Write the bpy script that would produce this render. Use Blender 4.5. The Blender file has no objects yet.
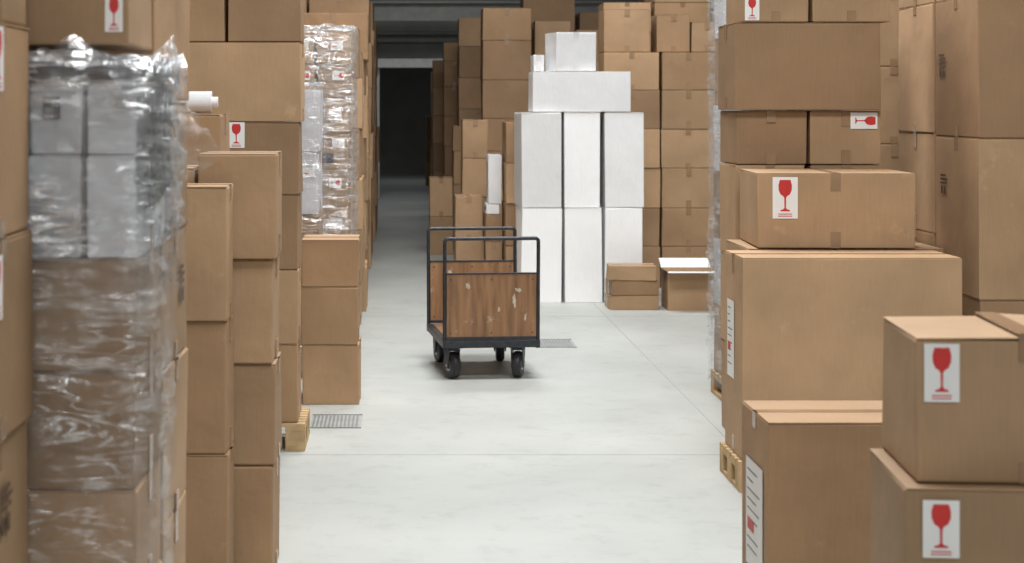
import bpy, bmesh, math, random
from mathutils import Vector, Matrix, noise
random.seed(7)
S = bpy.context.scene
COL = S.collection
try:
    S.view_settings.view_transform = 'Standard'
except Exception:
    pass

# ------------------------------------------------------------------ materials
def mat_new(name):
    m = bpy.data.materials.new(name); m.use_nodes = True
    nt = m.node_tree
    return m, nt, nt.nodes['Principled BSDF']

def N(nt, t, **kw):
    n = nt.nodes.new(t)
    for k, v in kw.items(): setattr(n, k, v)
    return n

def plain(name, col, rough=0.5, metal=0.0, var=0.12, scale=8, bump=0.05):
    m, nt, b = mat_new(name)
    tc = N(nt, 'ShaderNodeTexCoord'); no = N(nt, 'ShaderNodeTexNoise')
    no.inputs['Scale'].default_value = scale; no.inputs['Detail'].default_value = 6
    nt.links.new(tc.outputs['Object'], no.inputs['Vector'])
    r = N(nt, 'ShaderNodeValToRGB')
    r.color_ramp.elements[0].position = .3; r.color_ramp.elements[1].position = .7
    r.color_ramp.elements[0].color = tuple(c*(1-var) for c in col)+(1,)
    r.color_ramp.elements[1].color = tuple(min(1, c*(1+var)) for c in col)+(1,)
    nt.links.new(no.outputs['Fac'], r.inputs['Fac'])
    nt.links.new(r.outputs['Color'], b.inputs['Base Color'])
    b.inputs['Roughness'].default_value = rough; b.inputs['Metallic'].default_value = metal
    if bump:
        bu = N(nt, 'ShaderNodeBump'); bu.inputs['Strength'].default_value = bump
        bu.inputs['Distance'].default_value = .01
        nt.links.new(no.outputs['Fac'], bu.inputs['Height']); nt.links.new(bu.outputs['Normal'], b.inputs['Normal'])
    return m

def cardboard(name, c, dv=.16, scuff=.35):
    m, nt, b = mat_new(name)
    tc = N(nt, 'ShaderNodeTexCoord'); oi = N(nt, 'ShaderNodeObjectInfo')
    add = N(nt, 'ShaderNodeVectorMath', operation='ADD')
    sc = N(nt, 'ShaderNodeVectorMath', operation='SCALE')
    comb = N(nt, 'ShaderNodeCombineXYZ')
    for i in range(3): nt.links.new(oi.outputs['Random'], comb.inputs[i])
    nt.links.new(comb.outputs[0], sc.inputs[0]); sc.inputs['Scale'].default_value = 31
    nt.links.new(tc.outputs['Object'], add.inputs[0]); nt.links.new(sc.outputs[0], add.inputs[1])
    n1 = N(nt, 'ShaderNodeTexNoise'); n1.inputs['Scale'].default_value = 2.4; n1.inputs['Detail'].default_value = 6
    nt.links.new(add.outputs[0], n1.inputs['Vector'])
    mp = N(nt, 'ShaderNodeMapping'); mp.inputs['Scale'].default_value = (260, 260, 9)
    nt.links.new(add.outputs[0], mp.inputs['Vector'])
    n2 = N(nt, 'ShaderNodeTexNoise'); n2.inputs['Scale'].default_value = 1; n2.inputs['Detail'].default_value = 3
    nt.links.new(mp.outputs[0], n2.inputs['Vector'])
    r = N(nt, 'ShaderNodeValToRGB')
    r.color_ramp.elements[0].position = .3; r.color_ramp.elements[1].position = .72
    r.color_ramp.elements[0].color = tuple(x*(1-dv) for x in c)+(1,)
    r.color_ramp.elements[1].color = tuple(x*(1+dv*.7) for x in c)+(1,)
    nt.links.new(n1.outputs['Fac'], r.inputs['Fac'])
    n3 = N(nt, 'ShaderNodeTexNoise'); n3.inputs['Scale'].default_value = 7; n3.inputs['Detail'].default_value = 10
    n3.inputs['Roughness'].default_value = .7
    nt.links.new(add.outputs[0], n3.inputs['Vector'])
    sm = N(nt, 'ShaderNodeMapRange'); sm.inputs['From Min'].default_value = .62; sm.inputs['From Max'].default_value = .72
    sm.inputs['To Max'].default_value = scuff
    nt.links.new(n3.outputs['Fac'], sm.inputs['Value'])
    mx = N(nt, 'ShaderNodeMix', data_type='RGBA')
    nt.links.new(sm.outputs[0], mx.inputs['Factor']); nt.links.new(r.outputs['Color'], mx.inputs[6])
    mx.inputs[7].default_value = tuple(min(1, x*1.35+.03) for x in c)+(1,)
    mr = N(nt, 'ShaderNodeMapRange'); mr.inputs['To Min'].default_value = .88; mr.inputs['To Max'].default_value = 1.1
    nt.links.new(n2.outputs['Fac'], mr.inputs['Value'])
    mr2 = N(nt, 'ShaderNodeMapRange'); mr2.inputs['To Min'].default_value = .80; mr2.inputs['To Max'].default_value = 1.16
    nt.links.new(oi.outputs['Random'], mr2.inputs['Value'])
    mu = N(nt, 'ShaderNodeMath', operation='MULTIPLY')
    nt.links.new(mr.outputs[0], mu.inputs[0]); nt.links.new(mr2.outputs[0], mu.inputs[1])
    vs = N(nt, 'ShaderNodeVectorMath', operation='SCALE')
    nt.links.new(mx.outputs[2], vs.inputs[0]); nt.links.new(mu.outputs[0], vs.inputs['Scale'])
    nt.links.new(vs.outputs[0], b.inputs['Base Color'])
    b.inputs['Roughness'].default_value = .66
    b.inputs['Specular IOR Level'].default_value = .35
    wv = N(nt, 'ShaderNodeTexNoise'); wv.inputs['Scale'].default_value = 5; wv.inputs['Detail'].default_value = 5
    nt.links.new(add.outputs[0], wv.inputs['Vector'])
    bu = N(nt, 'ShaderNodeBump'); bu.inputs['Strength'].default_value = .55; bu.inputs['Distance'].default_value = .016
    nt.links.new(wv.outputs['Fac'], bu.inputs['Height']); nt.links.new(bu.outputs['Normal'], b.inputs['Normal'])
    return m

M_CARD = cardboard('cardboard_kraft', (.44, .282, .158))
M_CARD2 = cardboard('cardboard_kraft_dark', (.36, .222, .120))
M_CARDW = cardboard('cardboard_white', (.88, .885, .89), .04, .1)
M_CARDG = cardboard('cardboard_printed_grey', (.68, .67, .69), .1, .1)
M_TAPE = plain('packing_tape', (.32, .20, .112), .2, var=.15)
M_TAPEW = plain('packing_tape_white', (.66, .66, .66), .3, var=.08)
M_SEAM = plain('flap_gap', (.10, .06, .035), .9)
M_PAPER = plain('label_paper', (.86, .85, .83), .5, var=.03)
M_RED = plain('label_red_ink', (.60, .03, .025), .5, var=.1)
M_BLACK = plain('black_rubber', (.012, .012, .014), .5)
M_STEEL = plain('painted_steel', (.035, .04, .048), .4, .4, var=.3, scale=30)
M_ZINC = plain('zinc_steel', (.35, .35, .36), .35, .8)
M_PALLET = plain('pallet_wood', (.48, .33, .17), .8, var=.25, scale=14)
M_DARK = plain('dark_print', (.03, .03, .05), .6)
M_WRAPROLL = plain('film_roll_plastic', (.75, .76, .78), .2, var=.05)

def wood_panel():
    m, nt, b = mat_new('worn_plywood')
    tc = N(nt, 'ShaderNodeTexCoord')
    mp = N(nt, 'ShaderNodeMapping'); mp.inputs['Scale'].default_value = (16, 16, 1.6)
    nt.links.new(tc.outputs['Object'], mp.inputs['Vector'])
    n1 = N(nt, 'ShaderNodeTexNoise'); n1.inputs['Scale'].default_value = 1.8; n1.inputs['Detail'].default_value = 7
    n1.inputs['Distortion'].default_value = .2
    nt.links.new(mp.outputs[0], n1.inputs['Vector'])
    r = N(nt, 'ShaderNodeValToRGB')
    r.color_ramp.elements[0].position = .25; r.color_ramp.elements[0].color = (.15, .075, .034, 1)
    r.color_ramp.elements[1].position = .75; r.color_ramp.elements[1].color = (.36, .19, .09, 1)
    nt.links.new(n1.outputs['Fac'], r.inputs['Fac'])
    n2 = N(nt, 'ShaderNodeTexNoise'); n2.inputs['Scale'].default_value = 7; n2.inputs['Detail'].default_value = 14
    n2.inputs['Roughness'].default_value = .82
    nt.links.new(tc.outputs['Object'], n2.inputs['Vector'])
    r2 = N(nt, 'ShaderNodeValToRGB')
    r2.color_ramp.elements[0].position = .58; r2.color_ramp.elements[0].color = (0, 0, 0, 1)
    r2.color_ramp.elements[1].position = .66; r2.color_ramp.elements[1].color = (.85, .85, .85, 1)
    nt.links.new(n2.outputs['Fac'], r2.inputs['Fac'])
    mx = N(nt, 'ShaderNodeMix', data_type='RGBA')
    nt.links.new(r2.outputs['Color'], mx.inputs['Factor'])
    nt.links.new(r.outputs['Color'], mx.inputs[6]); mx.inputs[7].default_value = (.52, .42, .32, 1)
    nt.links.new(mx.outputs[2], b.inputs['Base Color'])
    b.inputs['Roughness'].default_value = .45
    return m
M_WOOD = wood_panel()

def film(name, lo, hi, mlo):
    m, nt, b = mat_new(name)
    out = nt.nodes['Material Output']
    L = nt.links.new
    tc = N(nt, 'ShaderNodeTexCoord')
    def ridge(scale, mscale, rot, width, dist):
        mp = N(nt, 'ShaderNodeMapping'); mp.inputs['Scale'].default_value = mscale
        mp.inputs['Rotation'].default_value = rot
        L(tc.outputs['Object'], mp.inputs['Vector'])
        n = N(nt, 'ShaderNodeTexNoise'); n.inputs['Scale'].default_value = scale; n.inputs['Detail'].default_value = 4
        n.inputs['Distortion'].default_value = dist
        L(mp.outputs[0], n.inputs['Vector'])
        s = N(nt, 'ShaderNodeMath', operation='SUBTRACT'); L(n.outputs['Fac'], s.inputs[0]); s.inputs[1].default_value = .5
        a = N(nt, 'ShaderNodeMath', operation='ABSOLUTE'); L(s.outputs[0], a.inputs[0])
        mr = N(nt, 'ShaderNodeMapRange'); mr.inputs['From Min'].default_value = 0; mr.inputs['From Max'].default_value = width
        mr.inputs['To Min'].default_value = 1; mr.inputs['To Max'].default_value = 0
        L(a.outputs[0], mr.inputs['Value'])
        return mr.outputs[0], n.outputs['Fac']
    r1, n1 = ridge(1.6, (1.6, 1.6, 13), (.15, .2, 0), .04, .5)
    r2, n2 = ridge(3.0, (2.5, 2.5, 8), (-.5, -.6, .3), .035, .8)
    mask = N(nt, 'ShaderNodeTexNoise'); mask.inputs['Scale'].default_value = 5; mask.inputs['Detail'].default_value = 5
    L(tc.outputs['Object'], mask.inputs['Vector'])
    mm = N(nt, 'ShaderNodeMapRange'); mm.inputs['From Min'].default_value = mlo; mm.inputs['From Max'].default_value = .68
    L(mask.outputs['Fac'], mm.inputs['Value'])
    ad = N(nt, 'ShaderNodeMath', operation='MAXIMUM'); L(r1, ad.inputs[0]); L(r2, ad.inputs[1])
    mu = N(nt, 'ShaderNodeMath', operation='MULTIPLY'); L(ad.outputs[0], mu.inputs[0]); L(mm.outputs[0], mu.inputs[1])
    fa = N(nt, 'ShaderNodeMapRange'); fa.inputs['To Min'].default_value = lo; fa.inputs['To Max'].default_value = hi
    L(mu.outputs[0], fa.inputs['Value'])
    hs = N(nt, 'ShaderNodeMath', operation='ADD'); L(n1, hs.inputs[0]); L(n2, hs.inputs[1])
    bu = N(nt, 'ShaderNodeBump'); bu.inputs['Strength'].default_value = 1.0; bu.inputs['Distance'].default_value = .03
    L(hs.outputs[0], bu.inputs['Height'])
    gl = N(nt, 'ShaderNodeBsdfGlossy'); gl.inputs['Roughness'].default_value = .12
    gl.inputs['Color'].default_value = (1, 1, 1, 1)
    df = N(nt, 'ShaderNodeBsdfDiffuse'); df.inputs['Color'].default_value = (.88, .89, .90, 1)
    L(bu.outputs['Normal'], gl.inputs['Normal'])
    m1 = N(nt, 'ShaderNodeMixShader'); m1.inputs[0].default_value = .5
    L(df.outputs[0], m1.inputs[1]); L(gl.outputs[0], m1.inputs[2])
    tr = N(nt, 'ShaderNodeBsdfTransparent'); tr.inputs['Color'].default_value = (.98, .985, .99, 1)
    m2 = N(nt, 'ShaderNodeMixShader')
    L(fa.outputs[0], m2.inputs[0])
    L(tr.outputs[0], m2.inputs[1]); L(m1.outputs[0], m2.inputs[2])
    L(m2.outputs[0], out.inputs['Surface'])
    return m
M_FILM = film('stretch_film', .07, .72, .40)
M_FILMT = film('stretch_film_tight', .045, .50, .42)

def floor_mat():
    m, nt, b = mat_new('painted_concrete_floor')
    tc = N(nt, 'ShaderNodeTexCoord')
    n1 = N(nt, 'ShaderNodeTexNoise'); n1.inputs['Scale'].default_value = .7; n1.inputs['Detail'].default_value = 10
    n1.inputs['Roughness'].default_value = .6
    nt.links.new(tc.outputs['Object'], n1.inputs['Vector'])
    r = N(nt, 'ShaderNodeValToRGB')
    r.color_ramp.elements[0].position = .32; r.color_ramp.elements[0].color = (.385, .402, .378, 1)
    r.color_ramp.elements[1].position = .68; r.color_ramp.elements[1].color = (.49, .505, .478, 1)
    nt.links.new(n1.outputs['Fac'], r.inputs['Fac'])
    n2 = N(nt, 'ShaderNodeTexNoise'); n2.inputs['Scale'].default_value = 7; n2.inputs['Detail'].default_value = 12
    n2.inputs['Roughness'].default_value = .7
    nt.links.new(tc.outputs['Object'], n2.inputs['Vector'])
    r2 = N(nt, 'ShaderNodeValToRGB')
    r2.color_ramp.elements[0].position = .3; r2.color_ramp.elements[0].color = (.76, .76, .75, 1)
    r2.color_ramp.elements[1].position = .48; r2.color_ramp.elements[1].color = (1, 1, 1, 1)
    nt.links.new(n2.outputs['Fac'], r2.inputs['Fac'])
    mx = N(nt, 'ShaderNodeMix', data_type='RGBA', blend_type='MULTIPLY'); mx.inputs['Factor'].default_value = .6
    nt.links.new(r.outputs['Color'], mx.inputs[6]); nt.links.new(r2.outputs['Color'], mx.inputs[7])
    nt.links.new(mx.outputs[2], b.inputs['Base Color'])
    b.inputs['Roughness'].default_value = .5
    bu = N(nt, 'ShaderNodeBump'); bu.inputs['Strength'].default_value = .05; bu.inputs['Distance'].default_value = .01
    nt.links.new(n2.outputs['Fac'], bu.inputs['Height']); nt.links.new(bu.outputs['Normal'], b.inputs['Normal'])
    return m
M_FLOOR = floor_mat()
M_WALL = plain('wall_paint_grey', (.25, .255, .24), .8, scale=2)
M_CEIL = plain('ceiling_dark', (.14, .14, .135), .9, scale=2)
M_BEAM = plain('beam_steel', (.34, .34, .32), .6)
M_JOINT = plain('floor_joint', (.34, .355, .335), .8)

# ------------------------------------------------------------------ mesh helpers
def add_box(bm, lo, hi, mi=0, bevel=0.0, jit=0.0):
    r = bmesh.ops.create_cube(bm, size=1)
    vs = r['verts']
    for v in vs:
        v.co = Vector([lo[i] + (v.co[i]+.5)*(hi[i]-lo[i]) for i in range(3)])
        if jit:
            v.co += Vector([random.uniform(-jit, jit) for _ in range(2)]+[0])
    fs = set(f for v in vs for f in v.link_faces)
    for f in fs: f.material_index = mi
    if bevel:
        es = list(set(e for v in vs for e in v.link_edges))
        rr = bmesh.ops.bevel(bm, geom=es, offset=bevel, segments=2, affect='EDGES', profile=.6)
        for f in rr['faces']: f.material_index = mi
    return vs

def obj_from(bm, name, mats, loc=(0, 0, 0), rotz=0, parent=None, smooth=False):
    me = bpy.data.meshes.new(name); bm.to_mesh(me); bm.free()
    for m in mats: me.materials.append(m)
    if smooth:
        for p in me.polygons: p.use_smooth = True
    o = bpy.data.objects.new(name, me); COL.objects.link(o)
    o.location = loc; o.rotation_euler = (0, 0, rotz)
    if parent: o.parent = parent
    return o

GL = [(.17, .93), (.215, .80), (.205, .68), (.15, .585), (.06, .54), (.03, .50), (.025, .26), (.06, .225), (.15, .205), (.15, .175)]
def face_map(face, hx, hy, h):
    if face == 'front': return lambda u, v, d: Vector((-hx+u, -hy-d, h-v)), 2*hx
    if face == 'right': return lambda u, v, d: Vector((hx+d, -hy+u, h-v)), 2*hy
    if face == 'left': return lambda u, v, d: Vector((-hx-d, hy-u, h-v)), 2*hy

def add_poly(bm, pts, mi):
    vs = [bm.verts.new(p) for p in pts]
    f = bm.faces.new(vs); f.material_index = mi
    return f

def add_label(bm, hx, hy, h, lab):
    face, u, v, w, hh, kind = lab
    F, W = face_map(face, hx, hy, h)
    if u < 0: u = W+u-w
    d = .0045
    def rect(a, b, c, e, dd, mi): add_poly(bm, [F(u+w*a, v+hh*b, dd), F(u+w*a, v+hh*e, dd), F(u+w*c, v+hh*e, dd), F(u+w*c, v+hh*b, dd)], mi)
    if kind == 'stamp':
        for (a, b, c, e) in ((0, 0, .8, .1), (0, .2, 1, .3), (0, .4, .55, .5), (.65, .4, .9, .5), (.1, .62, .35, 1), (.55, .62, .8, 1)):
            rect(a, b, c, e, d, 2)
        return
    rect(0, 0, 1, 1, d, 5 if kind == 'dark' else 3)
    if kind in ('glass', 'glass_rot'):
        pts = GL + [(-a, b) for a, b in reversed(GL)]
        if kind == 'glass':
            P = [F(u+w*(.5+a*1.25), v+hh*(1-b), d+.0008) for a, b in pts]
            add_poly(bm, list(reversed(P)), 4)
            for k in (.88, .93): rect(.22, k, .78, k+.02, d+.0008, 4)
        else:
            P = [F(u+w*b, v+hh*(.5+a*1.25), d+.0008) for a, b in pts]
            add_poly(bm, list(reversed(P)), 4)
    if kind == 'paper':
        for k in range(9):
            a = .10+.09*k
            rect(.1, a, .1+random.uniform(.3, .75), a+.012, d+.0008, 5)
        rect(.12, .55, .5, .66, d+.001, 4)

def carton(x0, x1, y0, y1, z0, z1, seam='y', labels=(), mat=None, rot=0.0, name='cardboard_box', parent=None, tape=True, jit=.0045, lift=0.0):
    g = .0065
    hx, hy, h = (x1-x0)/2-g, (y1-y0)/2-g, z1-z0-.0015
    bm = bmesh.new()
    t = .005
    add_box(bm, (-hx, -hy, 0), (hx, hy, h-t), 0, .006, jit)
    gp = .003
    def fl(lo, hi, axis, s):
        n0 = set(bm.verts)
        add_box(bm, lo, hi, 0, .0012)
        if lift:
            for v in bm.verts:
                if v in n0: continue
                a = v.co[axis]*s
                half = (hx, hy)[axis]
                v.co.z += lift*(1+.5*s)*max(0, 1-a/half)*.7
    if seam == 'y':
        fl((-hx+.001, -hy+.001, h-t), (-gp, hy-.001, h-.0012), 0, -1)
        fl((gp, -hy+.001, h-t), (hx-.001, hy-.001, h-.0012), 0, 1)
        add_box(bm, (-gp, -hy+.002, h-t-.002), (gp, hy-.002, h-t+.0006), 2)
    else:
        fl((-hx+.001, -hy+.001, h-t), (hx-.001, -gp, h-.0012), 1, -1)
        fl((-hx+.001, gp, h-t), (hx-.001, hy-.001, h-.0012), 1, 1)
        add_box(bm, (-hx+.002, -gp, h-t-.002), (hx-.002, gp, h-t+.0006), 2)
    if tape:
        tw = .024; dr = random.uniform(.04, .09); e = .0036; lz = lift*.75
        if seam == 'y':
            add_box(bm, (-tw, -hy-e, h-.0012+lz), (tw, hy+e, h+lz+(.003 if lift else 0)), 1)
            add_box(bm, (-tw, -hy-e, h-dr), (tw, -hy+.002, h+lz), 1)
            add_box(bm, (-tw, hy-.002, h-dr), (tw, hy+e, h+lz), 1)
            add_box(bm, (-tw, -hy-e, .0), (tw, -hy+.002, dr*.9), 1)
        else:
            add_box(bm, (-hx-e, -tw, h-.0012), (hx+e, tw, h), 1)
            add_box(bm, (-hx-e, -tw, h-dr), (-hx+.002, tw, h), 1)
            add_box(bm, (hx-.002, -tw, h-dr), (hx+e, tw, h), 1)
            add_box(bm, (-hx-e, -tw, .0), (-hx+.002, tw, dr*.9), 1)
            add_box(bm, (hx-.002, -tw, .0), (hx+e, tw, dr*.9), 1)
    for lab in labels: add_label(bm, hx, hy, h, lab)
    m = mat or (M_CARD if random.random() < .6 else M_CARD2)
    return obj_from(bm, name, [m, M_TAPEW if m in (M_CARDW,) else M_TAPE, M_SEAM, M_PAPER, M_RED, M_DARK],
                    ((x0+x1)/2, (y0+y1)/2, z0), rot, parent)

def column(x0, x1, y0, y1, lv, seam=None, labels={}, mat=None, parent=None, jx=.006, rot=.006, name='cardboard_box'):
    for i in range(len(lv)-1):
        dx = random.uniform(-jx, jx); dy = random.uniform(0, jx)
        s = seam or random.choice('xy')
        m = mat[i] if isinstance(mat, (list, tuple)) else mat
        carton(x0+dx, x1+dx, y0+dy, y1+dy, lv[i], lv[i+1], s, labels.get(i, ()), m,
               random.uniform(-rot, rot), name, parent)

def pallet(x0, x1, y0, y1, name='wooden_pallet', parent=None):
    bm = bmesh.new(); hx, hy = (x1-x0)/2, (y1-y0)/2
    n = 7; w = 2*hy/(n+(n-1)*.35)
    for i in range(n):
        a = -hy+i*w*1.35
        add_box(bm, (-hx, a, .12), (hx, a+w, .138), 0, .002)
    for cx in (-hx, -.05, hx-.1):
        add_box(bm, (cx, -hy, .098), (cx+.1, hy, .12), 0, .002)
        for cy in (-hy, -.05, hy-.1):
            add_box(bm, (cx, cy, .022), (cx+.1, cy+.1, .098), 0, .002)
        add_box(bm, (cx, -hy, 0), (cx+.1, hy, .022), 0, .002)
    return obj_from(bm, name, [M_PALLET], ((x0+x1)/2, (y0+y1)/2, 0), 0, parent)

def film_shell(x0, x1, y0, y1, z0, z1, parent, off=.014, amp=.012, seed=0, cap=True, topamp=.035, mat=None):
    bm = bmesh.new()
    X0, X1, Y0, Y1 = x0-off, x1+off, y0-off, y1+off
    r = .03
    path = []
    def seg(a, b, nrm, n):
        for i in range(n):
            t = i/n; path.append((a[0]+(b[0]-a[0])*t, a[1]+(b[1]-a[1])*t, nrm))
    seg((X0+r, Y0), (X1-r, Y0), (0, -1), max(6, int((X1-X0)/.016)))
    path.append((X1-r*.3, Y0+r*.3, (.7, -.7)))
    seg((X1, Y0+r), (X1, Y1-r), (1, 0), max(6, int((Y1-Y0)/.018)))
    path.append((X1-r*.3, Y1-r*.3, (.7, .7)))
    seg((X1-r, Y1), (X0+r, Y1), (0, 1), max(6, int((X1-X0)/.05)))
    path.append((X0+r*.3, Y1-r*.3, (-.7, .7)))
    seg((X0, Y1-r), (X0, Y0+r), (-1, 0), max(6, int((Y1-Y0)/.03)))
    path.append((X0+r*.3, Y0+r*.3, (-.7, -.7)))
    n = len(path); m = max(10, int((z1-z0)/.016))
    cx, cy = (x0+x1)/2, (y0+y1)/2
    rows = []
    for j in range(m+1):
        z = z0+(z1-z0)*j/m; row = []
        for i, (px, py, nr) in enumerate(path):
            q = Vector((px*4+z*1.5, py*4+z*1.0, z*15+seed))
            w = noise.fractal(q, 1, 2, 4)
            q2 = Vector((px*12-z*8, py*12-z*4, z*24+seed*2)); w2 = noise.noise(q2)
            d = amp*(.55*abs(w)+.45*abs(w2))
            zz = z
            if j == m: zz = z1+.02+topamp*noise.noise(Vector((px*9, py*9, seed)))
            row.append(bm.verts.new((px+nr[0]*d, py+nr[1]*d, zz)))
        rows.append(row)
    if cap:
        for k, (f, dz) in enumerate(((.93, .05), (.8, .05), (.6, .035), (.3, .02))):
            row = []
            for i, (px, py, nr) in enumerate(path):
                row.append(bm.verts.new((cx+(px-cx)*f, cy+(py-cy)*f, z1+.012+abs(dz*noise.noise(Vector((px*18, py*18, seed+k*3)))))))
            rows.append(row)
    for j in range(len(rows)-1):
        for i in range(n):
            a, b = rows[j][i], rows[j][(i+1) % n]; c, d = rows[j+1][(i+1) % n], rows[j+1][i]
            bm.faces.new((a, b, c, d))
    return obj_from(bm, 'stretch_film', [mat or M_FILM], parent=parent, smooth=True)

def empty(name, loc=(0, 0, 0), rz=0):
    o = bpy.data.objects.new(name, None); COL.objects.link(o)
    o.location = loc; o.rotation_euler = (0, 0, rz); o.empty_display_size = .2
    return o

# ------------------------------------------------------------------ room shell
def slab(name, lo, hi, mat):
    bm = bmesh.new(); c = [(lo[i]+hi[i])/2 for i in range(3)]
    add_box(bm, [lo[i]-c[i] for i in range(3)], [hi[i]-c[i] for i in range(3)])
    return obj_from(bm, name, [mat], c)
slab('floor', (-7, -8, -.2), (9, 46, 0), M_FLOOR)
slab('wall_left', (-7.2, -8, 0), (-7, 34, 6.2), M_WALL)
slab('wall_right', (9, -8, 0), (9.2, 34, 6.2), M_WALL)
slab('wall_front', (-7.2, -8.2, 0), (9.2, -8, 6.2), M_WALL)
slab('ceiling', (-7.2, -8.2, 6.2), (9.2, 46, 6.4), M_CEIL)
bm = bmesh.new()
add_box(bm, (-7, 34, 0), (-.35, 34.3, 6.2)); add_box(bm, (.75, 34, 0), (9, 34.3, 6.2)); add_box(bm, (-.35, 34, 2.5), (.75, 34.3, 6.2))
obj_from(bm, 'wall_back', [M_WALL])
slab('wall_passage_left', (-1.4, 34.3, 0), (-1.2, 46, 3.4), M_WALL)
slab('wall_passage_right', (1.6, 34.3, 0), (1.8, 46, 3.4), M_WALL)
slab('wall_passage_end', (-1.4, 45.8, 0), (1.8, 46, 3.4), M_WALL)
bm = bmesh.new()
add_box(bm, (-.55, 33.8, 2.45), (.95, 33.98, 2.62), 0, .01)
add_box(bm, (-.45, 33.9, 0), (-.35, 33.98, 2.45), 0, .005); add_box(bm, (.75, 33.9, 0), (.85, 33.98, 2.45), 0, .005)
obj_from(bm, 'door_1', [plain('door_header_paint', (.8, .82, .8), .5)])
for yb in (33.2, 27, 21):
    bm = bmesh.new()
    zb = 3.3 if yb > 33 else 5.4
    add_box(bm, (-6.98, yb, zb), (8.98, yb+.2, zb+.03)); add_box(bm, (-6.98, yb+.08, zb), (8.98, yb+.12, zb+.35)); add_box(bm, (-6.98, yb, zb+.33), (8.98, yb+.2, zb+.36))
    obj_from(bm, 'steel_beam', [M_BEAM])
bm = bmesh.new()
for z, r in ((2.98, .05), (3.1, .03)):
    bmesh.ops.create_cone(bm, cap_ends=True, segments=16, radius1=r, radius2=r, depth=15.9,
        matrix=Matrix.Translation((1, 33.8, z)) @ Matrix.Rotation(math.pi/2, 4, 'Y'))
obj_from(bm, 'wall_pipes', [M_BEAM])
bm = bmesh.new()
add_box(bm, (1.72, 5, -.001), (1.726, 33, .0010))
for y in (9.0, 14.9):
    add_box(bm, (-6.9, y, -.001), (8.9, y+.005, .0011))
obj_from(bm, 'floor_joint_strips_1', [M_JOINT])  # thin joint lines in the floor
M_GRATE = plain('grate_steel', (.25, .26, .26), .5, .3)
def grate(cx, cy, w, l):
    bm = bmesh.new()
    add_box(bm, (-w/2, -l/2, 0), (w/2, l/2, .002), 0)
    nn = 12
    for i in range(nn):
        a = -w/2+.01+i*(w-.02)/nn
        add_box(bm, (a, -l/2+.01, .002), (a+(w-.02)/nn*.5, l/2-.01, .005), 1)
    for y in (-l/2, l/2-.012):
        add_box(bm, (-w/2, y, .002), (w/2, y+.012, .005), 1)
    obj_from(bm, 'drain_grate', [M_JOINT, M_GRATE], (cx, cy, 0))
grate(-.34, 9.95, .28, .42); grate(1.14, 13.2, .3, .45)

# ------------------------------------------------------------------ LEFT SIDE
g = lambda u, v, w=.075, h=.125, f='front': (f, u, v, w, h, 'glass')
st = lambda f, u, v, w=.12, h=.1: (f, u, v, w, h, 'stamp')
pallet(-1.45, -.82, 3.3, 3.95)
column(-1.4, -.80, 3.34, 3.95, [.14, .62, 1.07, 1.48, 1.92, 2.36], labels={3: [('right', .22, .01, .085, .13, 'glass')], 2: [('right', .2, .03, .085, .13, 'glass')], 1: [st('right', .3, .1)]}, seam='x')

B = empty('wrapped_box_pallet')
pallet(-1.18, -.573, 4.0, 4.45, parent=B)
column(-1.17, -.575, 4.0, 4.45, [.14, .37, .632, .894, 1.157, 1.41], seam='x', parent=B, rot=.002, jx=.003)
for xa, xb in ((-1.17, -.83), (-.828, -.70), (-.698, -.575)):
    column(xa, xb, 4.0, 4.45, [1.41, 1.64, 1.80], seam='x', mat=M_CARDG, parent=B, rot=.001, jx=.001,
           labels={1: [('front', .03, .03, .04, .05, 'dark')]} if -.71 < xb < -.69 else {})
film_shell(-1.17, -.575, 4.0, 4.45, .1, 1.83, B, amp=.022, seed=3, topamp=.06, mat=M_FILMT)
film_shell(-1.17, -.575, 4.0, 4.45, .1, 1.83, B, off=.020, amp=.032, seed=27, topamp=.04, mat=M_FILMT)
film_shell(-1.17, -.575, 4.0, 4.45, 1.30, 1.83, B, off=.028, amp=.05, seed=11, topamp=.10)
film_shell(-1.17, -.575, 4.0, 4.45, 1.45, 1.83, B, off=.036, amp=.06, seed=17, topamp=.12)
bm = bmesh.new(); nu, nv = 34, 34; grid = []
for i in range(nu+1):
    row = []
    for j in range(nv+1):
        u, v = i/nu, j/nv
        out = .135*math.sin(math.pi*min(1, v*1.05))*u
        x = -.562+out; y = 4.0+.42*u*.6; z = 1.86-.34*v-.1*u*(1-v)
        p = Vector((x, y, z))
        p += Vector((.03, .03, .012))*noise.fractal(Vector((u*4+v*3, v*6, 2)), 1, 2, 3)
        row.append(bm.verts.new(p))
    grid.append(row)
for i in range(nu):
    for j in range(nv): bm.faces.new((grid[i][j], grid[i+1][j], grid[i+1][j+1], grid[i][j+1]))
obj_from(bm, 'loose_film', [M_FILM], parent=B, smooth=True)
carton(-1.17, -.60, 4.03, 4.44, 1.885, 2.32, 'y', [g(-.01, .325, .04, .08)], M_CARD)

column(-1.2, -.58, 4.5, 5.02, [0, .33, .68, 1.08, 1.42, 1.76], seam='x', labels={3: [st('right', .3, .1)]})
column(-1.2, -.605, 4.5, 5.25, [1.762, 2.25, 2.6], seam='x')

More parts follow.
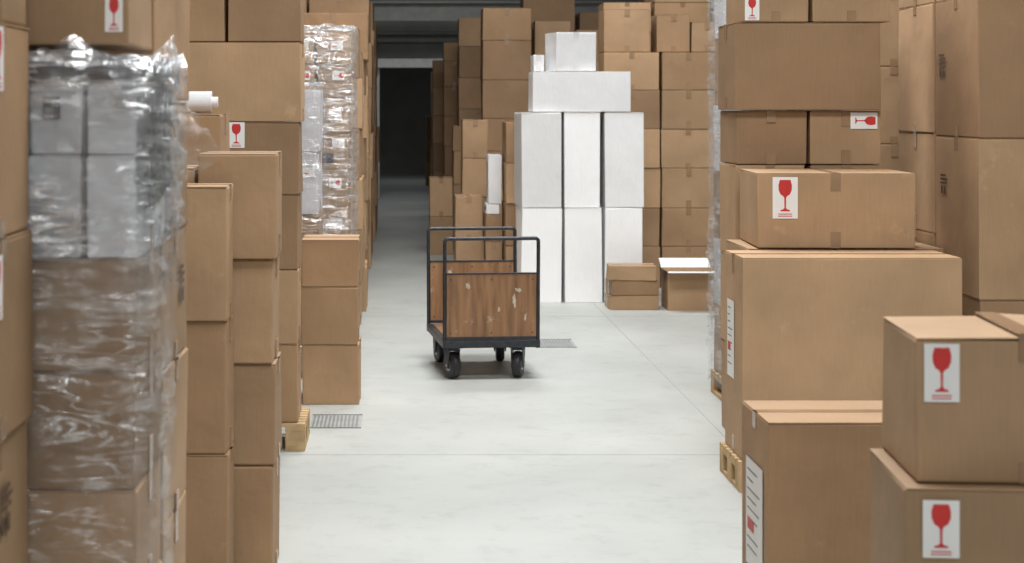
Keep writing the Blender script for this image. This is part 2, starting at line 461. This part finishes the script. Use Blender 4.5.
column(-1.12, -.588, 6.25, 6.52, [0, .535, .997, 1.469], seam='x', jx=.004)
column(-.99, -.452, 6.62, 6.98, [0, .423, .797, 1.182], seam='x', jx=.008)
carton(-.74, -.442, 6.6, 6.98, 1.183, 1.574, 'x', (), M_CARD)
carton(-.995, -.745, 6.62, 7.0, 1.183, 1.52, 'x')
column(-1.15, -.714, 7.3, 7.75, [0, .42, .85, 1.29, 1.715], seam='x')
bm = bmesh.new()
Rm = Matrix.Rotation(math.pi/2, 4, 'Y')
bmesh.ops.create_cone(bm, cap_ends=True, segments=32, radius1=.045, radius2=.045, depth=.28, matrix=Rm)
bmesh.ops.create_cone(bm, cap_ends=True, segments=24, radius1=.022, radius2=.022, depth=.33, matrix=Rm)
obj_from(bm, 'stretch_film_roll', [M_WRAPROLL], (-.91, 7.45, 1.762), .05, smooth=False)

pallet(-1.3, -.47, 9.1, 9.6)
column(-.905, -.50, 9.12, 9.5, [.14, .537, .916, 1.295, 1.664], seam='x', labels={3: [g(.035, .0, .085, .13)], 1: [st('front', .1, .1, .1, .07)]})
column(-1.29, -.915, 9.12, 9.5, [.14, .537, .916, 1.295, 1.664], seam='x')
carton(-1.08, -.488, 9.12, 9.52, 1.666, 2.07, 'x', (), M_CARD)
carton(-1.29, -.875, 9.12, 9.52, 2.072, 2.45, 'x', (), M_CARD2)
carton(-.868, -.488, 9.12, 9.52, 2.072, 2.45, 'x', (), M_CARD2)
carton(-1.29, -1.09, 9.12, 9.52, 1.666, 2.07, 'x')
column(-1.25, -.62, 9.75, 10.2, [0, .55, .95, 1.35, 1.75, 2.15, 2.5], seam='x')

column(-.572, -.225, 10.5, 10.95, [0, .35, .688, .965], seam='x')
G0 = empty('wrapped_box_stack')
column(-1.1, -.50, 11.5, 12.1, [0, .35, .7, 1.05, 1.45, 1.85], seam='x', parent=G0, mat=[None, None, None, M_CARDG, M_CARDG],
       labels={3: [('front', -.02, .1, .08, .06, 'paper')]})
film_shell(-1.1, -.50, 11.5, 12.1, .05, 1.87, G0, seed=21, amp=.025, mat=M_FILMT)
G1 = empty('wrapped_box_stack')
lb = lambda *us: [('front', u, v, .085, .065, k) for u, v, k in us]
for xa, xb in ((-1.0, -.58), (-.575, -.34)):
    column(xa, xb, 12.6, 13.3, [0, .26, .52, .78, 1.04, 1.30, 1.56, 1.80, 2.04, 2.26], seam='x', parent=G1, jx=.002, rot=.002,
       labels={8: lb((-.04, .06, 'paper')), 7: lb((-.03, .05, 'glass_rot')), 6: lb((-.05, .09, 'paper')), 5: lb((-.03, .04, 'paper'), (.03, .15, 'dark')), 4: lb((-.05, .06, 'glass_rot')), 3: lb((-.04, .08, 'paper'))})
film_shell(-1.0, -.34, 12.6, 13.3, .05, 2.28, G1, seed=31, amp=.03, topamp=.08)
film_shell(-1.0, -.34, 12.6, 13.3, .05, 2.28, G1, off=.03, seed=38, amp=.04)
y = 13.9; tops = [2.35, 2.2, 2.6, 2.45, 2.9, 2.6, 3.0, 2.7, 2.9, 2.6]
for k, tp in enumerate(tops):
    xr = -.30+.01*(k % 3)
    nl = 6; lv = [tp*i/nl for i in range(nl+1)]
    column(xr-.65, xr, y, y+.9, lv, labels={4: [g(.4, .06, .1, .14), ('right', .4, .06, .12, .14, 'paper')]} if k % 3 == 0 else {2: [('right', .3, .06, .2, .14, 'paper')]}, rot=.01, jx=.03)
    column(xr-1.35, xr-.68, y, y+.9, lv[:]+[tp+.4], rot=.01, jx=.01)
    y += 1.32
for k in range(7):
    yy = 11.2+k*2.2
    lv = [3.1*i/6 for i in range(7)]
    column(-2.5, -1.75, yy, yy+.9, lv)

# ------------------------------------------------------------------ RIGHT of the passage, far
column(.94, 1.49, 20, 20.6, [0, .4, .82, 1.24, 1.6, 2.03, 2.47, 2.83], seam='y')
column(.77, 1.30, 23, 23.6, [0, .45, .85, 1.3, 1.7, 2.1, 2.5, 2.87])
column(.50, .95, 26, 26.7, [0, .4, .8, 1.2, 1.6, 2.0, 2.4])
column(.52, 1.1, 28, 28.7, [0, .4, .8, 1.2, 1.6, 2.0])
column(.55, 1.1, 30, 30.7, [0, .5, 1., 1.5, 2.0, 2.3])
column(.62, .92, 24.4, 25, [0, .4, .8, 1.2, 1.6, 2.0, 2.35, 2.6])
column(.66, .92, 21.6, 22.2, [0, .4, .8, 1.2, 1.5])
column(.37, .65, 21, 21.5, [0, .45, .9])
column(.554, .83, 17.6, 18.1, [0, .43, .856])
column(.66, .93, 18.6, 19.1, [0, .4, .8, 1.2, 1.6])
column(.84, 1.0, 17.3, 17.8, [0, .44, .70])
column(-1.1, -.45, 37, 37.6, [0, .5, 1., 1.4, 1.8]); column(.6, 1.2, 39, 39.6, [0, .5, 1., 1.5])
carton(.84, .98, 17.3, 17.7, .70, .80, 'x', (), M_CARDW)
carton(.86, 1.0, 17.3, 17.7, .80, 1.27, 'x', (), M_CARDW)
column(1.01, 1.2, 17.0, 17.6, [0, .42, .82, 1.2, 1.59])
column(1.53, 1.95, 20.3, 20.9, [0, .45, .9, 1.35, 1.8, 2.25, 2.7])
column(1.55, 2.2, 22.3, 22.9, [0, .5, 1., 1.5, 2., 2.5, 3.1])
column(2.25, 3.0, 22.3, 22.9, [0, .5, 1., 1.5, 2., 2.5, 2.9])
column(3.05, 3.8, 22.3, 22.9, [0, .5, 1., 1.5, 2., 2.5, 3.0, 3.4])
column(3.85, 4.6, 22.3, 22.9, [0, .5, 1., 1.5, 2., 2.5, 3.0, 3.4])
column(2.0, 2.45, 20.3, 20.9, [0, .45, .9, 1.35, 1.8, 2.25, 2.6])
lv = [0, .4, .766, 1.148, 1.52, 1.893, 2.256]
column(1.44, 1.96, 17.2, 17.7, lv[:6], seam='y'); column(1.97, 2.51, 17.2, 17.7, lv, seam='y'); column(2.52, 3.04, 17.2, 17.7, lv, seam='y'); column(3.05, 3.6, 17.25, 17.7, lv, seam='y')
carton(1.97, 2.42, 17.25, 17.7, 2.258, 2.67, 'y'); carton(2.48, 2.8, 17.25, 17.7, 2.258, 2.62, 'y'); carton(2.81, 3.12, 17.25, 17.7, 2.258, 2.55, 'y')
column(2.1, 2.6, 18.4, 18.9, [0, .5, 1, 1.5, 2., 2.5, 2.8]); column(2.62, 3.2, 18.4, 18.9, [0, .5, 1, 1.5, 2., 2.5, 2.8, 3.0]); column(3.22, 3.8, 18.4, 18.9, [0, .5, 1, 1.5, 2., 2.5, 2.8, 3.1])

# ------------------------------------------------------------------ white cartons
def wcol(x0, x1, y0, z, rot=0):
    carton(x0, x1, y0, y0+.6, z[0], z[1], 'x', (), M_CARDW, rot, 'white_carton', tape=False, jit=.009)
wcol(1.075, 1.445, 15.9, (0, .84), .03); wcol(1.465, 1.812, 15.92, (0, .84)); wcol(1.828, 2.175, 15.95, (0, .84))
wcol(1.075, 1.44, 15.9, (.842, 1.685), .035); wcol(1.465, 1.80, 15.93, (.842, 1.685), .0); wcol(1.835, 2.185, 15.95, (.842, 1.685), -.01)
carton(1.19, 2.07, 15.95, 16.5, 1.69, 2.05, 'x', (), M_CARDW, 0, 'white_carton')
carton(1.36, 1.74, 16.0, 16.4, 2.052, 2.40, 'y', (), M_CARDW, .18, 'white_carton')
carton(1.20, 1.31, 16.05, 16.4, 2.052, 2.2, 'y', (), M_CARDW, 0, 'white_carton')
carton(1.80, 2.23, 15.35, 15.7, 0, .125, 'x', (), M_CARD, .0)
carton(1.81, 2.225, 15.35, 15.7, .126, .25, 'x', (), M_CARD2, .05)
carton(1.80, 2.22, 15.35, 15.7, .251, .375, 'x', (), M_CARD, -.06)
bm = bmesh.new()
hx, hy, h, t = .215, .2, .33, .006
add_box(bm, (-hx, -hy, 0), (hx, hy, t), 0)
add_box(bm, (-hx, -hy, t), (hx, -hy+t, h), 0); add_box(bm, (-hx, hy-t, t), (hx, hy, h), 0)
add_box(bm, (-hx, -hy+t, t), (-hx+t, hy-t, h), 0); add_box(bm, (hx-t, -hy+t, t), (hx, hy-t, h), 0)
add_box(bm, (-hx+.01, -hy+.01, .1), (hx-.01, hy-.01, .30), 1, .01)
def flap(p0, p1, d, dz):
    a, b = Vector(p0), Vector(p1); c = b+Vector(d)+Vector((0, 0, dz)); e = a+Vector(d)+Vector((0, 0, dz))
    up = Vector((0, 0, .004))
    vs = [bm.verts.new(q) for q in (a, b, c, e)]; vt = [bm.verts.new(q+up) for q in (a, b, c, e)]
    f = bm.faces.new(vs[::-1]); f.material_index = 0
    f = bm.faces.new(vt); f.material_index = 1
    for i in range(4):
        f = bm.faces.new((vs[i], vs[(i+1) % 4], vt[(i+1) % 4], vt[i])); f.material_index = 0
flap((-hx, -hy, h), (hx, -hy, h), (-.02, -.13, 0), .0)
flap((hx, hy, h), (-hx, hy, h), (0, .14, 0), .07)
flap((-hx, hy, h), (-hx, -hy, h), (-.05, 0, 0), .03)
obj_from(bm, 'open_cardboard_box', [M_CARD, M_CARDW], (2.51, 15.5, 0))

# ------------------------------------------------------------------ RIGHT SIDE
R = empty('wrapped_box_stack')
pallet(1.91, 2.5, 10.1, 11.0, parent=R)
column(1.92, 2.49, 10.1, 10.98, [.14, .55, .95, 1.35, 1.75, 2.15, 2.55], parent=R, mat=[None, M_CARDG, None, M_CARDG, None, M_CARDG], jx=.002, rot=.001)
film_shell(1.92, 2.49, 10.1, 10.98, .08, 2.57, R, seed=41, amp=.03)
film_shell(1.92, 2.49, 10.1, 10.98, .08, 2.57, R, off=.025, seed=45, amp=.03)
column(2.85, 3.55, 11.6, 12.2, [0, .5, 1., 1.5, 2., 2.5, 2.9]); column(3.6, 4.3, 11.6, 12.2, [0, .5, 1., 1.5, 2., 2.5, 2.9])
column(1.752, 2.13, 9.36, 9.82, [0, .48, .96, 1.44], seam='y'); column(2.14, 2.51, 9.36, 9.82, [0, .48, .96, 1.44], seam='y')
carton(1.752, 2.132, 9.36, 9.82, 1.442, 1.722, 'y', ())
carton(2.14, 2.52, 9.36, 9.82, 1.442, 1.722, 'y', [('front', -.02, .01, .14, .085, 'glass_rot')])
carton(1.735, 2.507, 9.32, 9.82, 1.724, 2.179, 'x', (), M_CARD2)
carton(1.78, 2.135, 9.32, 9.82, 2.181, 2.6, 'y', [g(.01, .29, .075, .12)], M_CARD)
carton(2.14, 2.56, 9.32, 9.82, 2.181, 2.6, 'y', (), M_CARD)
pallet(1.54, 2.58, 8.13, 8.62); pallet(1.69, 2.56, 8.66, 9.3)
carton(1.555, 2.56, 8.15, 8.6, .14, 1.06, 'x', [('left', .08, .22, .17, .36, 'paper')], M_CARD)
column(1.685, 2.10, 8.66, 9.27, [.14, .6, 1.06], seam='y'); column(2.11, 2.56, 8.66, 9.27, [.14, .6, 1.06], seam='y')
carton(1.735, 2.50, 8.64, 9.26, 1.062, 1.425, 'y', [g(.075, .02, .12, .2)], M_CARD, -.05)
lv = [0, .784, 1.587, 2.3, 2.9]
column(2.87, 3.5, 8.9, 9.64, lv, seam='x', labels={1: [st('left', .1, .2)], 2: [st('left', .08, .28, .12, .12)]}, jx=.004)
column(2.87, 3.5, 9.66, 10.35, [0, .55, 1.06, 1.60, 2.3, 2.8], seam='x', jx=.004)
column(2.60, 2.86, 9.4, 10.3, [0, .4, .8, 1.0], seam='x', jx=.002)
carton(1.11, 1.79, 5.42, 5.84, 0, .795, 'x', [('left', .08, .16, .26, .34, 'paper')], M_CARD2)
column(1.84, 2.5, 5.5, 6.0, [0, .4, .78], seam='x')
def rcarton(cx, cy, w, d, z0, z1, rot, **k):
    return carton(cx-w/2, cx+w/2, cy-d/2, cy+d/2, z0, z1, rot=rot, **k)
a = -.085
def place(fx, fy, w, d):
    R_ = Matrix.Rotation(a, 2); v = R_ @ Vector((w/2, d/2)); return fx+v.x, fy+v.y
cx, cy = place(1.095, 3.9, .66, .47)
rcarton(cx, cy, .66, .47, 0, .46, a, seam='y', mat=M_CARD)
rcarton(cx, cy, .66, .47, .461, .921, a, seam='y', labels=[g(.035, .025, .078, .125)], mat=M_CARD)
cx, cy = place(1.132, 3.95, .50, .42)
rcarton(cx, cy, .50, .42, .922, 1.240, a, seam='y', labels=[g(.016, .012, .076, .128)], mat=M_CARD, lift=.012)

# ------------------------------------------------------------------ trolley
T = empty('platform_trolley', (.285, 11.42, 0), .095)
W, L = .625, .94
bm = bmesh.new()
for lo, hi in (((0, 0, .205), (W, .04, .25)), ((0, L-.04, .205), (W, L, .25)), ((0, .04, .205), (.04, L-.04, .25)), ((W-.04, .04, .205), (W, L-.04, .25))):
    add_box(bm, lo, hi, 0, .003)
add_box(bm, (.04, .04, .235), (W-.04, L-.04, .252), 1, .002)
add_box(bm, (.04, .3, .21), (W-.04, .34, .235), 0); add_box(bm, (.04, .6, .21), (W-.04, .64, .235), 0)
obj_from(bm, 'deck', [M_STEEL, M_WOOD], parent=T)
def tube(pts, r, name, mat=M_STEEL):
    cu = bpy.data.curves.new(name, 'CURVE'); cu.dimensions = '3D'; cu.bevel_depth = r; cu.bevel_resolution = 4; cu.use_fill_caps = True
    sp = cu.splines.new('POLY'); sp.points.add(len(pts)-1)
    for i, p in enumerate(pts): sp.points[i].co = (*p, 1)
    cu.materials.append(mat)
    o = bpy.data.objects.new(name, cu); COL.objects.link(o); o.parent = T
    return o
def handle(y, lean, nm):
    zt = .90; r = .022
    def P(x, z): return (x, y+lean*max(0, z-.25), z)
    pts = [P(.012, .2), P(.012, zt-r)]
    for k in range(1, 6):
        t = k/6*math.pi/2; pts.append(P(.012+r-r*math.cos(t), zt-r+r*math.sin(t)))
    pts.append(P(.012+r, zt)); pts.append(P(W-.012-r, zt))
    for k in range(1, 6):
        t = k/6*math.pi/2; pts.append(P(W-.012-r+r*math.sin(t), zt-r+r*math.cos(t)))
    pts += [P(W-.012, zt-r), P(W-.012, .2)]
    tube(pts, .012, nm+'_frame')
    bm = bmesh.new()
    add_box(bm, (.024, y-.008, .262), (W-.024, y+.008, .675), 0, .003)
    add_box(bm, (.024, y-.011, .672), (W-.024, y+.011, .682), 1, .001)
    add_box(bm, (.024, y-.011, .255), (W-.024, y+.011, .275), 1, .001)
    # torn, jagged paper / tape remnants stuck on the board
    rs = random.Random(9)
    for (px, pz, w_, h_) in ((.16, .60, .022, .03), (.46, .50, .020, .055), (.485, .57, .035, .018), (.53, .40, .012, .035), (.36, .45, .012, .02)):
        k_ = 15; vs = []
        for q in range(k_):
            t = 2*math.pi*q/k_; rr_ = rs.uniform(.35, 1.0)
            vs.append(bm.verts.new((px+math.cos(t)*w_*rr_, y-.0095, pz+math.sin(t)*h_*rr_)))
        f = bm.faces.new(vs); f.material_index = 2
    for v in bm.verts: v.co.y += lean*max(0, v.co.z-.25)
    k0 = len(bm.faces)
    for (bx, bz) in ((.05, .3), (W-.05, .3), (.05, .64), (W-.05, .64), (W/2, .64), (W/2, .3)):
        bmesh.ops.create_cone(bm, cap_ends=True, segments=10, radius1=.007, radius2=.005, depth=.022,
            matrix=Matrix.Translation((bx, y+lean*(bz-.25), bz)) @ Matrix.Rotation(math.pi/2, 4, 'X'))
    bm.faces.ensure_lookup_table()
    for f in bm.faces[k0:]: f.material_index = 1
    obj_from(bm, nm+'_panel', [M_WOOD, M_STEEL, plain(nm+'_torn_paper', (.50, .42, .34), .5, var=.3, scale=60)], parent=T)
handle(.02, -.03, 'front_handle'); handle(L-.02, .03, 'rear_handle')
def caster(x, y, rz, nm):
    bm = bmesh.new(); r = .086; Rx = Matrix.Rotation(math.pi/2, 4, 'Y')
    prof = [(.026, .0), (.028, .03), (.028, r-.012), (.021, r-.003), (.008, r)]
    prof = prof+[(-a, b) for a, b in reversed(prof)]
    n = 32; rings = []
    for i in range(n):
        t = 2*math.pi*i/n
        rings.append([bm.verts.new((a_, math.sin(t)*b_, r+math.cos(t)*b_)) for a_, b_ in prof if b_ > 0])
    for i in range(n):
        A, B_ = rings[i], rings[(i+1) % n]
        for j in range(len(A)-1): bm.faces.new((A[j], A[j+1], B_[j+1], B_[j]))
    for f in bm.faces: f.material_index = 0
    k = len(bm.faces)
    bmesh.ops.create_cone(bm, cap_ends=True, segments=24, radius1=.036, radius2=.036, depth=.060, matrix=Matrix.Translation((0, 0, r)) @ Rx)
    bmesh.ops.create_cone(bm, cap_ends=True, segments=12, radius1=.009, radius2=.009, depth=.088, matrix=Matrix.Translation((0, 0, r)) @ Rx)
    bm.faces.ensure_lookup_table()
    for f in bm.faces[k:]: f.material_index = 2
    for s in (-1, 1):
        x0_, x1_ = sorted((s*.034, s*.040))
        vs = [(-.02, r-.02), (.02, r-.02), (.045, .185), (-.035, .185)]
        a1 = [bm.verts.new((x0_, p, q)) for p, q in vs]; a2 = [bm.verts.new((x1_, p, q)) for p, q in vs]
        fs = [bm.faces.new(a1), bm.faces.new(a2[::-1])]+[bm.faces.new((a1[i], a2[i], a2[(i+1) % 4], a1[(i+1) % 4])) for i in range(4)]
        for f in fs: f.material_index = 1
    add_box(bm, (-.040, -.038, .18), (.040, .048, .19), 1)
    add_box(bm, (-.05, -.05, .195), (.05, .05, .205), 1)
    bmesh.ops.create_cone(bm, cap_ends=True, segments=16, radius1=.02, radius2=.02, depth=.012, matrix=Matrix.Translation((0, .005, .191)))
    bmesh.ops.recalc_face_normals(bm, faces=bm.faces)
    obj_from(bm, nm, [M_BLACK, M_STEEL, M_ZINC], (x, y, 0), rz, T)
caster(.07, .09, .35, 'caster_1'); caster(W-.13, .09, -.35, 'caster_2'); caster(.08, L-.11, .15, 'caster_3'); caster(W-.13, L-.09, -.1, 'caster_4')

# ------------------------------------------------------------------ lights
def area(name, loc, sx, sy, power, rot=(0, 0, 0), col=(1, 1, 1)):
    l = bpy.data.lights.new(name, 'AREA'); l.shape = 'RECTANGLE'; l.size = sx; l.size_y = sy; l.energy = power; l.color = col
    o = bpy.data.objects.new(name, l); COL.objects.link(o); o.location = loc; o.rotation_euler = rot
cool = (.99, .995, 1.0)
for yy, p in ((-1, 190), (5, 340), (10.5, 380), (15.5, 290)):
    area('skylight', (.9, yy, 6.1), 3.0, 1.5, p, col=cool)
area('skylight', (5.5, 12, 6.1), 2, 6, 60, col=cool)
area('skylight', (0.5, 30, 6.1), 3, 2, 70, col=cool)  # fill added to lift the dark far end, not an actual skylight
area('passage_fill', (0.2, 41, 3.3), .6, 1.5, 12, col=cool)  # invented fill so the passage interior shows as dim grey
area('front_fill', (.6, -7.8, 3.2), 8, 4, 175, (math.radians(90), 0, 0), col=cool)  # unseen fill added behind the camera to brighten the box fronts

w = bpy.data.worlds.new('world'); S.world = w; w.use_nodes = True
w.node_tree.nodes['Background'].inputs[0].default_value = (.8, .9, 1, 1)
w.node_tree.nodes['Background'].inputs[1].default_value = .15

# ------------------------------------------------------------------ camera
cam = bpy.data.cameras.new('camera'); co = bpy.data.objects.new('camera', cam); COL.objects.link(co)
co.location = (0, 0, 1.75); co.rotation_euler = (math.radians(90), 0, 0)
cam.sensor_width = 36; cam.lens = 63.28; cam.shift_x = .1113; cam.shift_y = -.1724
cam.dof.use_dof = True; cam.dof.focus_distance = 8.8; cam.dof.aperture_fstop = 5.0
S.camera = co
